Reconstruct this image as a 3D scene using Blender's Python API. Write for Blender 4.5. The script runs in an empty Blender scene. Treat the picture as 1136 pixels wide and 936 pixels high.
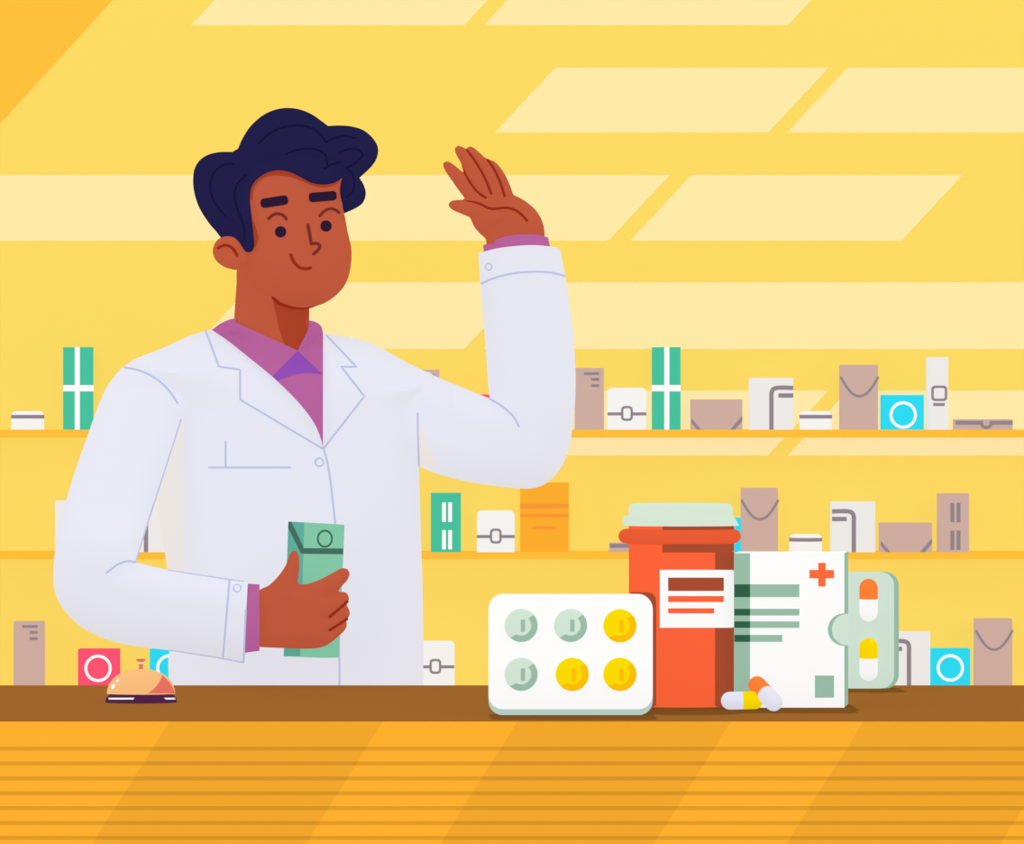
import bpy, math
import numpy as np
from mathutils import Vector
from mathutils.bvhtree import BVHTree
from mathutils.geometry import delaunay_2d_cdt

# ------------------------------------------------------------------ frame
F, CX, CY, CZ = 3460.0, 568.0, 468.0, 1.35
def at(px, py, Y):
    return Vector(((px - CX) * Y / F, Y, CZ + (CY - py) * Y / F))
def topx(v):
    return CX + v[0] * F / v[1], CY - (v[2] - CZ) * F / v[1]

sc = bpy.context.scene
col = sc.collection
sc.view_settings.view_transform = 'Standard'
sc.view_settings.look = 'None'

# ------------------------------------------------------------------ materials
SELF = 0.80      # share of emission mixed into every surface colour, so shading stays flat
def lin(c):
    c /= 255.0
    return c / 12.92 if c <= 0.04045 else ((c + 0.055) / 1.055) ** 2.4
_m = {}
def mat(hx, k=1.0, e=None):
    e = SELF if e is None else e
    key = (hx, k, e)
    if key in _m: return _m[key]
    rgb = [lin(int(hx[i:i + 2], 16)) * k for i in (0, 2, 4)]
    m = bpy.data.materials.new('paint_' + hx)
    m.use_nodes = True
    nt = m.node_tree; nt.nodes.clear()
    out = nt.nodes.new('ShaderNodeOutputMaterial')
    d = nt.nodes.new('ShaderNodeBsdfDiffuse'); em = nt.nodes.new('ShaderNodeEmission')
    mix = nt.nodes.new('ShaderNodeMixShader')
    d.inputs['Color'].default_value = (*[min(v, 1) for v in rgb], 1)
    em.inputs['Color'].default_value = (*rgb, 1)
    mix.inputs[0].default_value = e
    nt.links.new(d.outputs[0], mix.inputs[1]); nt.links.new(em.outputs[0], mix.inputs[2])
    nt.links.new(mix.outputs[0], out.inputs[0])
    _m[key] = m
    return m

# ------------------------------------------------------------------ mesh builder
class MB:
    def __init__(s): s.v = []; s.f = []; s.mi = []; s.mats = []
    def mat(s, m):
        if m not in s.mats: s.mats.append(m)
        return s.mats.index(m)
    def add(s, vs, fs, m):
        o = len(s.v); i = s.mat(m)
        s.v += [tuple(v) for v in vs]
        s.f += [tuple(o + k for k in f) for f in fs]
        s.mi += [i] * len(fs)
        return s
    def bvh(s): return BVHTree.FromPolygons(s.v, s.f)
    def build(s, name, parent=None, smooth=False, origin=None, sharp=None):
        me = bpy.data.meshes.new(name)
        o = bpy.data.objects.new(name, me)
        org = Vector(origin) if origin is not None else (Vector((0, 0, 0)))
        me.from_pydata([tuple(Vector(v) - org) for v in s.v], [], s.f)
        for m in s.mats: me.materials.append(m)
        me.polygons.foreach_set('material_index', s.mi)
        import bmesh
        bm = bmesh.new(); bm.from_mesh(me); bmesh.ops.recalc_face_normals(bm, faces=bm.faces); bm.to_mesh(me); bm.free()
        if smooth:
            me.polygons.foreach_set('use_smooth', [True] * len(me.polygons))
            me.set_sharp_from_angle(angle=math.radians(50))
        me.update()
        col.objects.link(o)
        if parent is not None:
            o.parent = parent
            w = parent_world(parent)
            o.location = org - w
        else:
            o.location = org
        return o
def parent_world(p):
    w = Vector((0, 0, 0))
    while p is not None:
        w += Vector(p.location); p = p.parent
    return w
def thing(name, label, cat, loc, group=None):
    o = bpy.data.objects.new(name, None); col.objects.link(o)
    o.empty_display_size = 0.03
    o.location = loc
    return tag(o, label, cat, group)
def tag(o, label, cat, group=None):
    o['label'] = label; o['category'] = cat
    if group: o['group'] = group
    return o

# ------------------------------------------------------------------ 2-D outlines
def smooth_path(pts, closed=True, n=8):
    """Catmull-Rom through the points; a point with a third entry is a corner."""
    P = [(p[0], p[1]) for p in pts]; C = [len(p) > 2 for p in pts]
    N = len(P); out = []
    rng = range(N) if closed else range(N - 1)
    for i in rng:
        j = (i + 1) % N
        p1, p2 = np.array(P[i], float), np.array(P[j], float)
        if C[i] or (not closed and i == 0): p0 = p1 - (p2 - p1) * .5
        else: p0 = np.array(P[(i - 1) % N], float)
        if C[j] or (not closed and j == N - 1): p3 = p2 + (p2 - p1) * .5
        else: p3 = np.array(P[(j + 1) % N], float)
        L = np.linalg.norm(p2 - p1)
        if C[i] and C[j]: k = max(1, int(L / 8))
        else: k = max(2, min(n, int(L / 2)))
        d01, d12, d23 = [max(np.linalg.norm(a - b), 1e-3) ** .5 for a, b in ((p0, p1), (p1, p2), (p2, p3))]
        m1 = (p2 - p1) / d12 - (p2 - p0) / (d01 + d12) + (p1 - p0) / d01
        m2 = (p3 - p2) / d23 - (p3 - p1) / (d12 + d23) + (p2 - p1) / d12
        m1 *= d12; m2 *= d12
        if C[i] and C[j]: m1 = m2 = p2 - p1
        for t in np.linspace(0, 1, k, endpoint=False):
            h = (2*t**3-3*t**2+1)*p1 + (t**3-2*t**2+t)*m1 + (-2*t**3+3*t**2)*p2 + (t**3-t**2)*m2
            out.append((float(h[0]), float(h[1])))
    if not closed: out.append(P[-1])
    return out
def rect(x0, y0, x1, y1): return [(x0, y0), (x1, y0), (x1, y1), (x0, y1)]
def rrect(x0, y0, x1, y1, r, n=6, corners=(1, 1, 1, 1)):
    out = []
    for (cx, cy, a0, on) in ((x0+r, y0+r, 180, corners[0]), (x1-r, y0+r, 270, corners[1]), (x1-r, y1-r, 0, corners[2]), (x0+r, y1-r, 90, corners[3])):
        if not on:
            out.append((x0 if a0 in (180, 90) else x1, y0 if a0 in (180, 270) else y1)); continue
        for k in range(n + 1):
            a = math.radians(a0 + 90 * k / n)
            out.append((cx + r * math.cos(a), cy + r * math.sin(a)))
    return out
def circle(cx, cy, rx, ry=None, n=40, a0=0, a1=360):
    ry = rx if ry is None else ry
    full = abs(a1 - a0) >= 360
    m = n if full else n + 1
    return [(cx + rx * math.cos(math.radians(a0 + (a1 - a0) * k / n)), cy + ry * math.sin(math.radians(a0 + (a1 - a0) * k / n))) for k in range(m)]
def dist_field(poly):
    A = np.array(poly, float); B = np.roll(A, -1, 0); D = B - A; L2 = (D ** 2).sum(1) + 1e-9
    def dist(p):
        p = np.atleast_2d(np.array(p, float))
        t = ((p[:, None, :] - A) * D).sum(2) / L2
        t = np.clip(t, 0, 1)
        q = A + t[..., None] * D
        return np.sqrt(((p[:, None, :] - q) ** 2).sum(2).min(1))
    def inside(p):
        p = np.atleast_2d(np.array(p, float)); x, y = p[:, 0][:, None], p[:, 1][:, None]
        c = ((A[:, 1] > y) != (B[:, 1] > y)) & (x < (B[:, 0] - A[:, 0]) * (y - A[:, 1]) / (B[:, 1] - A[:, 1] + 1e-12) + A[:, 0])
        return c.sum(1) % 2 == 1
    return dist, inside
def height_fn(poly, T, R):
    dist, inside = dist_field(poly)
    def h(x, y):
        if not inside([(x, y)])[0]: return 0.0
        d = min(dist([(x, y)])[0] / R, 1.0)
        return T * math.sqrt(max(0, 1 - (1 - d) ** 2))
    return h
def area(poly):
    return sum(a[0] * b[1] - b[0] * a[1] for a, b in zip(poly, poly[1:] + poly[:1])) / 2
def fill(poly, step, rings=()):
    dist, inside = dist_field(poly)
    A = np.array(poly, float); lo, hi = A.min(0), A.max(0)
    extra = []
    s = 1 if area(poly) > 0 else -1
    for r in rings:
        nrm = []
        for i in range(len(A)):
            t = A[(i + 1) % len(A)] - A[i - 1]; t /= (np.linalg.norm(t) + 1e-9)
            nrm.append(A[i] + s * r * np.array((-t[1], t[0])))
        nrm = np.array(nrm)
        ok = inside(nrm) & (np.abs(dist(nrm) - r) < .25 * r)
        extra += [tuple(q) for q in nrm[ok]]
    gx, gy = np.meshgrid(np.arange(lo[0] + step / 2, hi[0], step), np.arange(lo[1] + step / 2, hi[1], step))
    G = np.stack([gx.ravel(), gy.ravel()], 1)
    if len(G):
        mr = max(rings) if rings else 0
        ok = inside(G)
        G = G[ok]
        if len(G):
            G = G[dist(G) > mr + step * .45]
            extra += [tuple(q) for q in G]
    pts = [Vector(p) for p in poly] + [Vector(p) for p in extra]
    v, e, f, ov, oe, of = delaunay_2d_cdt(pts, [], [list(range(len(poly)))], 1, 1e-5)
    V = [(p.x, p.y) for p in v]
    edge = {}
    for t in f:
        for a, b in zip(t, t[1:] + t[:1]):
            edge[(a, b)] = 1
    bnd = [(a, b) for (a, b) in edge if (b, a) not in edge]
    return V, [tuple(t) for t in f], bnd, dist(np.array(V))

def shell(mb, poly, m, front, back, step=1e9, rings=(), skip=None):
    """closed solid over an outline: front(x,y,d), back(x,y,d) give depths"""
    V, T, bnd, d = fill(poly, step, rings)
    n = len(V); bset = {a for e in bnd for a in e}
    if skip:        # edges where the form is cut off square, as a sleeve end
        A = np.array(poly, float); B = np.roll(A, -1, 0)
        keep = [i for i in range(len(A)) if not skip(*((A[i] + B[i]) / 2))]
        A, B = A[keep], B[keep]; D = B - A; L2 = (D ** 2).sum(1) + 1e-9
        P = np.array(V); t = np.clip(((P[:, None] - A) * D).sum(2) / L2, 0, 1)
        dd = [float(q) for q in np.sqrt(((P[:, None] - (A + t[..., None] * D)) ** 2).sum(2).min(1))]
    else: dd = [0.0 if i in bset else float(d[i]) for i in range(n)]
    fr = [at(x, y, front(x, y, dd[i])) for i, (x, y) in enumerate(V)]
    bk = [at(x, y, back(x, y, dd[i])) for i, (x, y) in enumerate(V)]
    fs = list(T) + [tuple(n + k for k in reversed(t)) for t in T] + [(b, a, n + a, n + b) for a, b in bnd]
    mb.add(fr + bk, fs, m)
    return mb
def prof(d, R):
    d = min(d / R, 1.0)
    return math.sqrt(max(0, 1 - (1 - d) ** 2))
def fn(y): return y if callable(y) else (lambda a, b: y)
def inflate(mb, pts, m, yc, T, R, step=5, base=None, rim=0.0004, Tb=None, smooth=True, bump=None, skip=None):
    poly = smooth_path(pts) if smooth else pts
    yc = fn(yc); Tb = T if Tb is None else Tb
    b = base or (lambda x, y: 0)
    bp = bump or (lambda x, y: 0)
    return shell(mb, poly, m, lambda x, y, d: yc(x, y) - b(x, y) - rim - T * prof(d, R) - bp(x, y),
                 lambda x, y, d: yc(x, y) + Tb * prof(d, R), step, (R * .03, R * .12, R * .3), skip)
def ray_y(bvh):
    o = Vector((0, 0, CZ))
    def y(px, py):
        d = (at(px, py, 1.0) - o).normalized()
        h = bvh.ray_cast(o, d)
        return h[0].y if h[0] is not None else None
    return y
def patch(mb, poly, m, yf, off=.0015, depth=.003, step=5, miss=None):
    """thin raised piece that follows the surface yf"""
    if step < 50:
        q = []
        for a, b in zip(poly, poly[1:] + poly[:1]):
            n_ = max(1, int(math.dist(a, b) / step + .5))
            q += [(a[0] + (b[0]-a[0]) * i / n_, a[1] + (b[1]-a[1]) * i / n_) for i in range(n_)]
        poly = q
    V, T, bnd, d = fill(poly, step, (1.0,) if step < 50 else ())
    ys = [yf(x, y) for x, y in V]
    good = [i for i, q in enumerate(ys) if q is not None]
    for i, q in enumerate(ys):
        if q is None and miss is not None: ys[i] = miss
        elif q is None:
            j = min(good, key=lambda g: (V[g][0]-V[i][0])**2 + (V[g][1]-V[i][1])**2)
            ys[i] = ys[j]
    n = len(V)
    fr = [at(x, y, ys[i] - off) for i, (x, y) in enumerate(V)]
    bk = [at(x, y, ys[i] - off + depth) for i, (x, y) in enumerate(V)]
    mb.add(fr + bk, list(T) + [tuple(n + k for k in reversed(t)) for t in T] + [(b, a, n + a, n + b) for a, b in bnd], m)
    return mb
def tube(mb, P, R, m, n=10, flat=1.0):
    """tapered tube with rounded ends through 3-D points"""
    P = [Vector(p) for p in P]
    R = R if isinstance(R, (list, tuple)) else [R] * len(P)
    t0 = (P[1] - P[0]).normalized(); t1 = (P[-1] - P[-2]).normalized()
    PP, RR = [], []
    for k in (0.0, .38, .71, .92):
        PP.append(P[0] - t0 * R[0] * (1 - k ** 2) ** .5 if k else P[0] - t0 * R[0]); RR.append(R[0] * max(k, .05))
    PP += P; RR += list(R)
    for k in (.92, .71, .38, 0.0):
        PP.append(P[-1] + t1 * R[-1] * (1 - k ** 2) ** .5); RR.append(R[-1] * max(k, .05))
    vs, fs = [], []
    up = Vector((0, -1, 0))
    for i, p in enumerate(PP):
        t = (PP[min(i + 1, len(PP) - 1)] - PP[max(i - 1, 0)]).normalized()
        a = up - t * up.dot(t)
        if a.length < 1e-3: a = Vector((0, 0, 1)) - t * t.z
        a.normalize(); b = t.cross(a)
        for k in range(n):
            w = 2 * math.pi * k / n
            vs.append(p + a * (RR[i] * math.cos(w) * flat) + b * (RR[i] * math.sin(w)))
    for i in range(len(PP) - 1):
        for k in range(n):
            q = (k + 1) % n
            fs.append((i*n+k, i*n+q, (i+1)*n+q, (i+1)*n+k))
    fs.append(tuple(range(n))); fs.append(tuple(reversed(range((len(PP)-1)*n, len(PP)*n))))
    mb.add(vs, fs, m)
    return mb
def stroke(mb, pts, w, m, yf, taper=None, straight=False, flat=.7, lift=.45, dense=3.0):
    path = [(p[0], p[1]) for p in pts] if straight else smooth_path(pts, closed=False, n=10)
    Q = [path[0]]
    for a, b in zip(path, path[1:]):
        L = math.dist(a, b); k = max(1, int(L / dense))
        for i in range(1, k + 1): Q.append((a[0] + (b[0]-a[0]) * i / k, a[1] + (b[1]-a[1]) * i / k))
    ys = [yf(*q) for q in Q]
    good = [i for i, y in enumerate(ys) if y is not None]
    ys = [ys[min(good, key=lambda g: abs(g - i))] if y is None else y for i, y in enumerate(ys)]
    ys = [min(ys[max(0, i-1):i+2]) for i in range(len(ys))]
    n = len(Q); R = []
    for i in range(n):
        r = w / 2 * ys[i] / F
        if taper: r *= taper(i / (n - 1))
        R.append(r)
    # keep the stroke's ends where they are drawn
    P = [at(x, y, ys[i] - R[i] * lift) for i, (x, y) in enumerate(Q)]
    return tube(mb, P, R, m, 8, flat)
def ring(mb, cx, cy, rx, ry, w, m, yf, n=36):
    ys = [yf(*p) for p in circle(cx, cy, rx, ry, n)]
    vs, fs = [], []
    k = 8
    for i, (x, y) in enumerate(circle(cx, cy, rx, ry, n)):
        c = at(x, y, ys[i]); r = w / 2 * ys[i] / F
        a = 2 * math.pi * i / n
        rad = Vector((math.cos(a), 0, -math.sin(a)))
        for j in range(k):
            b = 2 * math.pi * j / k
            vs.append(c + rad * r * math.cos(b) + Vector((0, -1, 0)) * r * .6 * math.sin(b))
    for i in range(n):
        for j in range(k):
            fs.append((i*k+j, i*k+(j+1) % k, ((i+1) % n)*k+(j+1) % k, ((i+1) % n)*k+j))
    mb.add(vs, fs, m)
    return mb
def loft(mb, prof_, m, yc, ratio=1.0, n=48, power=2.0):
    """stack of elliptic sections: prof_ = [(xl, xr, y)], from top to bottom"""
    vs, fs = [], []
    for (xl, xr, y) in prof_:
        c = at((xl + xr) / 2, y, yc); r = (xr - xl) / 2 * yc / F
        for k in range(n):
            a = 2 * math.pi * k / n
            ca, sa = math.cos(a), math.sin(a)
            q = 2 / power
            vs.append(c + Vector((r * abs(ca) ** q * math.copysign(1, ca), -r * ratio * abs(sa) ** q * math.copysign(1, sa), 0)))
    for i in range(len(prof_) - 1):
        for k in range(n):
            q = (k + 1) % n
            fs.append((i*n+k, (i+1)*n+k, (i+1)*n+q, i*n+q))
    fs.append(tuple(range(n))); fs.append(tuple(reversed(range((len(prof_)-1)*n, len(prof_)*n))))
    mb.add(vs, fs, m)
    return mb
def boxw(mb, x0, x1, y0, y1, z0, z1, m):
    v = [(x, y, z) for x in (x0, x1) for y in (y0, y1) for z in (z0, z1)]
    mb.add(v, [(0, 1, 3, 2), (4, 6, 7, 5), (0, 4, 5, 1), (2, 3, 7, 6), (0, 2, 6, 4), (1, 5, 7, 3)], m)
    return mb
def slab(mb, poly, m, yf, yb):
    """outline extruded straight back (true prism in the world)"""
    V, T, bnd, d = fill(poly, 1e9)
    n = len(V)
    fr = [at(x, y, yf) for x, y in V]
    bk = [Vector((p.x, yb, p.z)) for p in fr]
    mb.add(fr + bk, list(T) + [tuple(n + k for k in reversed(t)) for t in T] + [(b, a, n + a, n + b) for a, b in bnd], m)
    return mb
def bevel(o, w=.001, seg=2):
    md = o.modifiers.new('bevel', 'BEVEL'); md.width = w; md.segments = seg; md.limit_method = 'ANGLE'; md.angle_limit = math.radians(40)
    return o

# ================================================================== SETTING
WALL_Y, SH_Y, BOX_Y = 5.0, 4.94, 4.945
YC0, YC1 = 3.648, 4.147                 # counter front and back
def struct(o): o['kind'] = 'structure'; return o

wallm = mat('FEDD64')
wb = MB(); boxw(wb, -3.2, 3.2, WALL_Y, WALL_Y + .12, 0, 3.2, wallm)
wall = struct(wb.build('wall_back'))
fb = MB(); boxw(fb, -3.2, 3.2, 1.0, WALL_Y + .12, -.1, 0, mat('E8B84A'))
floor = struct(fb.build('floor'))
tb = MB()
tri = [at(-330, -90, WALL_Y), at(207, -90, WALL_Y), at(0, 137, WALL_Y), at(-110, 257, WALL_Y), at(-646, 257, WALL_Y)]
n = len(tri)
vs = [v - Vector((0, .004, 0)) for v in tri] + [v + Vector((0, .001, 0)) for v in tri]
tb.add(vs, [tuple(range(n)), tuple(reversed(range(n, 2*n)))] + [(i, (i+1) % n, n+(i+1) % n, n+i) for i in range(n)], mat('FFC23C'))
struct(tb.build('corner_shadow_1'))  # shadowed wall corner, painted as a thin orange panel

def shelf(row_top, row_bot, label, xw=2.4):
    z1 = CZ + (CY - row_top) * BOX_Y / F
    z0 = CZ + (CY - row_bot) * SH_Y / F
    mb = MB(); boxw(mb, -xw, xw, SH_Y, WALL_Y, z0, z1, mat('FFC23C'))
    o = mb.build('wall_shelf', origin=(0, SH_Y, z0))
    tag(o, label, 'shelf', 'long shelves on the back wall')
    return z1
shelf(476.5, 485.3, 'long orange wall shelf, topmost, level with the raised elbow')
shelf(612.4, 620.2, 'long orange wall shelf running behind the orange bottle, between the other two')
shelf(765, 775, 'long orange wall shelf, lowest, just hidden behind the counter')

# ------------------------------------------------------------------ counter
ct = thing('shop_counter', 'long shop counter with dark brown top and orange horizontally grooved front', 'counter', (0, YC0, 0))
top_m = mat('99632A', .66, .40)
mb = MB(); boxw(mb, -2.4, 2.4, YC0 + .004, YC1, .97, 1.0, top_m)
ctop = mb.build('counter_top', ct)
front_m = mat('F1A82D'); groove_m = mat('D6952A')  # own base colours of boards and grooves
mb = MB()
rows = [800]
k = 830.3
while k < 1500: rows += [k - 2.2, k + 2.2]; k += 16.5
zs = [.9995] + [CZ + (CY - r) * YC0 / F for r in rows[1:]] + [0]
for i in range(len(zs) - 1):
    g = i % 2 == 1
    boxw(mb, -2.4, 2.4, YC0 + (.0015 if g else 0), YC0 + .004, zs[i+1], zs[i], groove_m if g else front_m)
    if zs[i+1] <= 0: break
cfront = mb.build('front_panel', ct)
mb = MB()
boxw(mb, -2.4, -2.37, YC0 + .004, YC1, 0, .97, mat('D6952A')); mb.build('end_panel', ct)
mb = MB(); boxw(mb, 2.37, 2.4, YC0 + .004, YC1, 0, .97, mat('D6952A')); mb.build('end_panel', ct)

# ================================================================== SHELF GOODS
GREY = mat('938790'); BEIGE = mat('CFB0A4'); WHITE = mat('F7F8F6'); WHITE2 = mat('EFEEED'); GREEN = mat('48C5A1')
CYAN = mat('2EDFFA'); PINK = mat('FF5577'); PURE = mat('FFFFFF')
FY = lambda x, y: BOX_Y
BASE = {0: 476.5, 1: 612.4, 2: 765.0}
def start(name, label, cat, x0, x1, row, group=None):
    return thing(name, label, cat, at((x0 + x1) / 2, BASE[row], BOX_Y), group)
def carton(t, x0, x1, top, row, m, r=0, part='carton_body', depth=.028):
    if top > CY: top = CY + (top - CY) * (BOX_Y + depth) / BOX_Y
    poly = rrect(x0, top, x1, BASE[row], r, corners=(1, 1, 0, 0)) if r else rect(x0, top, x1, BASE[row])
    mb = slab(MB(), poly, m, BOX_Y, BOX_Y + depth)
    return mb.build(part, t)
def deco(t, name, polys, m, y=BOX_Y, off=.0008):
    mb = MB()
    for p in polys: patch(mb, p, m, lambda a, b: y, off, .0012, 1e9)
    return mb.build(name, t)
def deco_line(t, name, paths, w, m, clip=None):
    mb = MB()
    for p in paths:
        P = smooth_path(p, closed=False)
        L, Rr = [], []
        for i in range(len(P)):
            a, b = P[max(i-1, 0)], P[min(i+1, len(P)-1)]
            dx, dy = b[0]-a[0], b[1]-a[1]; q = math.hypot(dx, dy)
            nx, ny = -dy/q*w/2, dx/q*w/2
            l, r_ = (P[i][0]+nx, P[i][1]+ny), (P[i][0]-nx, P[i][1]-ny)
            if clip:
                cl = lambda v: (min(max(v[0], clip[0]), clip[2]), min(max(v[1], clip[1]), clip[3]))
                l, r_ = cl(l), cl(r_)
            L.append(l); Rr.append(r_)
        poly = L + Rr[::-1]
        q = [poly[0]]
        for z in poly[1:]:
            if math.dist(z, q[-1]) > .05: q.append(z)
        patch(mb, q, m, FY, .0008, .0012, 1e9)
    return mb.build(name, t)
def deco_ring(t, name, outer, inner, m):
    mb = MB(); n = len(outer)
    vs = [at(x, y, BOX_Y - .0008) for x, y in outer + inner] + [at(x, y, BOX_Y + .0003) for x, y in outer + inner]
    fs = []
    for i in range(n):
        j = (i + 1) % n
        fs += [(i, j, n+j, n+i), (2*n+i, 3*n+i, 3*n+j, 2*n+j), (i, 2*n+i, 2*n+j, j), (n+i, n+j, 3*n+j, 3*n+i)]
    mb.add(vs, fs, m)
    return mb.build(name, t)

def jar(x0, x1, top, row, label):
    t = start('cream_jar', label, 'jar', x0, x1, row, 'low white jars on the shelves')
    b = BASE[row]; y = BOX_Y + .017; h = b - top
    loft(MB(), [(x0, x1, top + h*.40), (x0, x1, b - .1)], WHITE, y, .6).build('jar_body', t, True)
    loft(MB(), [(x0 - .1, x1 + .1, top + h*.20), (x0 - .1, x1 + .1, top + h*.40)], GREY, y, .6).build('rim_band', t, True)
    loft(MB(), [(x0 + 4.6, x1 - 4.6, top), (x0 + 2.6, x1 - 2.6, top + h*.04), (x0 + .8, x1 - .8, top + h*.12), (x0, x1, top + h*.20)], WHITE, y, .6).build('lid', t, True)
def gift(x0, x1, top, row, label):
    t = start('tall_carton', label, 'box', x0, x1, row, 'green cartons with white ribbon bands')
    carton(t, x0, x1, top, row, GREEN)
    deco(t, 'white_band', [rect(x0 + 12.9, top, x0 + 18.6, BASE[row])], PURE)
    slab(MB(), rect(x0 - .1, top + 42, x1 + .1, top + 49), PURE, BOX_Y - .0012, BOX_Y + .0282).build('white_band', t)
def barred(x0, x1, top, row, label):
    t = start('medicine_carton', label, 'box', x0, x1, row, 'beige cartons with three grey bars')
    carton(t, x0, x1, top, row, BEIGE)
    a = x1 - 5.3
    deco(t, 'print_bars', [rect(a - 16.9, top + 4.8, a, top + 7.8), rect(a - 8.8, top + 11.2, a, top + 14.3), rect(a - 8.8, top + 18.2, a, top + 21.2)], GREY)
def latch(x0, x1, top, row, label):
    t = start('latched_case', label, 'box', x0, x1, row, 'white cases with a grey buckle')
    carton(t, x0, x1, top, row, WHITE, 5.5)
    c = (x0 + x1) / 2
    deco(t, 'strap', [rect(x0, top + 27.3, c - 5, top + 30.7), rect(c + 5, top + 27.3, x1, top + 30.7)], GREY)
    deco_ring(t, 'buckle', rrect(c - 6.5, top + 20.2, c + 6.5, top + 36.8, 4.2), rrect(c - 4, top + 22.8, c + 4, top + 34.2, 2.2), GREY)
def chevron(x0, x1, top, row, label):
    t = start('folded_carton', label, 'box', x0, x1, row, 'low beige cartons with slanted corner stripes')
    carton(t, x0, x1, top, row, BEIGE)
    b = BASE[row]
    deco(t, 'corner_stripe', [[(x0, b - 12.8), (x0 + 11, b), (x0 + 6.2, b), (x0, b - 7.6)]], GREY)
    deco(t, 'corner_stripe', [[(x1, b - 15.5), (x1 - 13.5, b), (x1 - 8.3, b), (x1, b - 9.8)]], GREY)
def bent(x0, x1, top, row, label, mirror=False):
    t = start('medicine_carton', label, 'box', x0, x1, row, 'pale cartons with a bent grey stripe')
    carton(t, x0, x1, top, row, WHITE2)
    b = BASE[row]
    if mirror: f = lambda u: x0 + (x1 - x0) * u / 48
    else: f = lambda u: x1 - (x1 - x0) * u / 48
    path = [(f(0), top + 11.2, 1), (f(18.5), top + 11.2), (f(22.5), top + 12.8), (f(24.2), top + 17, ), (f(24.2), top + 22, 1), (f(24.2), b, 1)]
    deco_line(t, 'bent_stripe', [path], 4.8, GREY, (x0, top, x1, b))
    deco(t, 'print_bar', [rect(min(f(0), f(16.4)), top + 17.2, max(f(0), f(16.4)), top + 22)], GREY)
def rope(x0, x1, top, row, label):
    t = start('paper_bag', label, 'bag', x0, x1, row, 'beige paper bags with a hanging grey cord handle')
    carton(t, x0, x1, top, row, BEIGE, part='bag_body')
    c = (x0 + x1) / 2; w = (x1 - x0) / 2
    stroke(mb := MB(), [(c - w, top + 14.2), (c - w*.67, top + 25.2), (c - w*.33, top + 32.7), (c, top + 35), (c + w*.33, top + 32.6), (c + w*.67, top + 25.2), (c + w, top + 14.2)], 2.7, GREY, FY)
    mb.build('cord_handle', t, True)
def ringbox(x0, x1, top, row, m, label, grp):
    t = start('square_carton', label, 'box', x0, x1, row, grp)
    carton(t, x0, x1, top, row, m)
    c = (x0 + x1) / 2; cy = top + 22.2
    deco_ring(t, 'ring_emblem', circle(c, cy, 15.2, n=48), circle(c, cy, 11.9, n=48), PURE)
def flat(x0, x1, top, row, label):
    t = start('flat_case', label, 'box', x0, x1, row, 'flat beige cases with a clasp')
    carton(t, x0, x1, top, row, BEIGE)
    c = (x0 + x1) / 2 + 2.5
    deco(t, 'band', [rect(x0, top + 1.6, c - 3.5, top + 6), rect(c + 3.5, top + 1.6, x1, top + 6)], GREY)
    deco(t, 'clasp', [circle(c, top + 3.4, 7.6, 7.6, 16, 0, 180) + circle(c, top + 3.4, 3.9, 3.9, 16, 180, 0)], GREY, off=.0011)
def pairs(x0, x1, top, row, m, dm, label, cat='box'):
    t = start('pill_carton', label, cat, x0, x1, row, 'narrow cartons with two pairs of upright bars')
    carton(t, x0, x1, top, row, m)
    for i, a in enumerate((12.4, 19.2)):
        deco(t, 'upright_bars', [rect(x0 + a, top + 10.7, x0 + a + 4.3, top + 32.2), rect(x0 + a, top + 41.4, x0 + a + 4.3, top + 62.8)], dm)

# top shelf
jar(12.5, 49, 456, 0, 'low white jar left of the green carton at the left end of the top shelf')
gift(70, 101, 385, 0, 'green carton with white cross bands on the top shelf, beside the left shoulder')
barred(455, 487, 410, 0, 'beige carton on the top shelf peeping over the upper arm, only its top corner seen')
ringbox(499, 545, 437.5, 0, PINK, 'pink square carton on the top shelf, nearly hidden in the crook of the raised arm', 'square cartons with a white ring')
barred(638, 670, 408, 0, 'beige carton with three grey bars on the top shelf right of the raised elbow')
latch(674, 717, 430, 0, 'white buckled case on the top shelf, left of a green carton')
gift(724, 755, 385, 0, 'green carton with white cross bands on top shelf, right of the white buckled case')
chevron(767, 823.5, 443, 0, 'low beige carton with slanted corner stripes on the top shelf')
bent(832, 880, 419, 0, 'off-white carton with bent grey stripe on the top shelf')
jar(887, 923, 456, 0, 'low white jar on the top shelf, left of the beige bag')
rope(933, 974, 404.5, 0, 'beige paper bag with grey cord on the top shelf')
ringbox(979, 1025, 438, 0, CYAN, 'cyan square carton with white ring on the top shelf', 'square cartons with a white ring')
t = start('slim_carton', 'slim tall off-white carton with square grey emblem on the top shelf', 'box', 1030, 1052, 0)
carton(t, 1030, 1052, 396, 0, WHITE2)
deco_ring(t, 'square_emblem', rrect(1033.2, 427.6, 1050.8, 444.8, 4), rrect(1035.9, 430.3, 1048.1, 442.1, 2), GREY)
deco(t, 'print_bar', [rect(1035.3, 447, 1048.1, 450.3)], GREY)
flat(1060, 1123.5, 465, 0, 'flat beige case with grey band at the right end of the top shelf')
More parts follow.
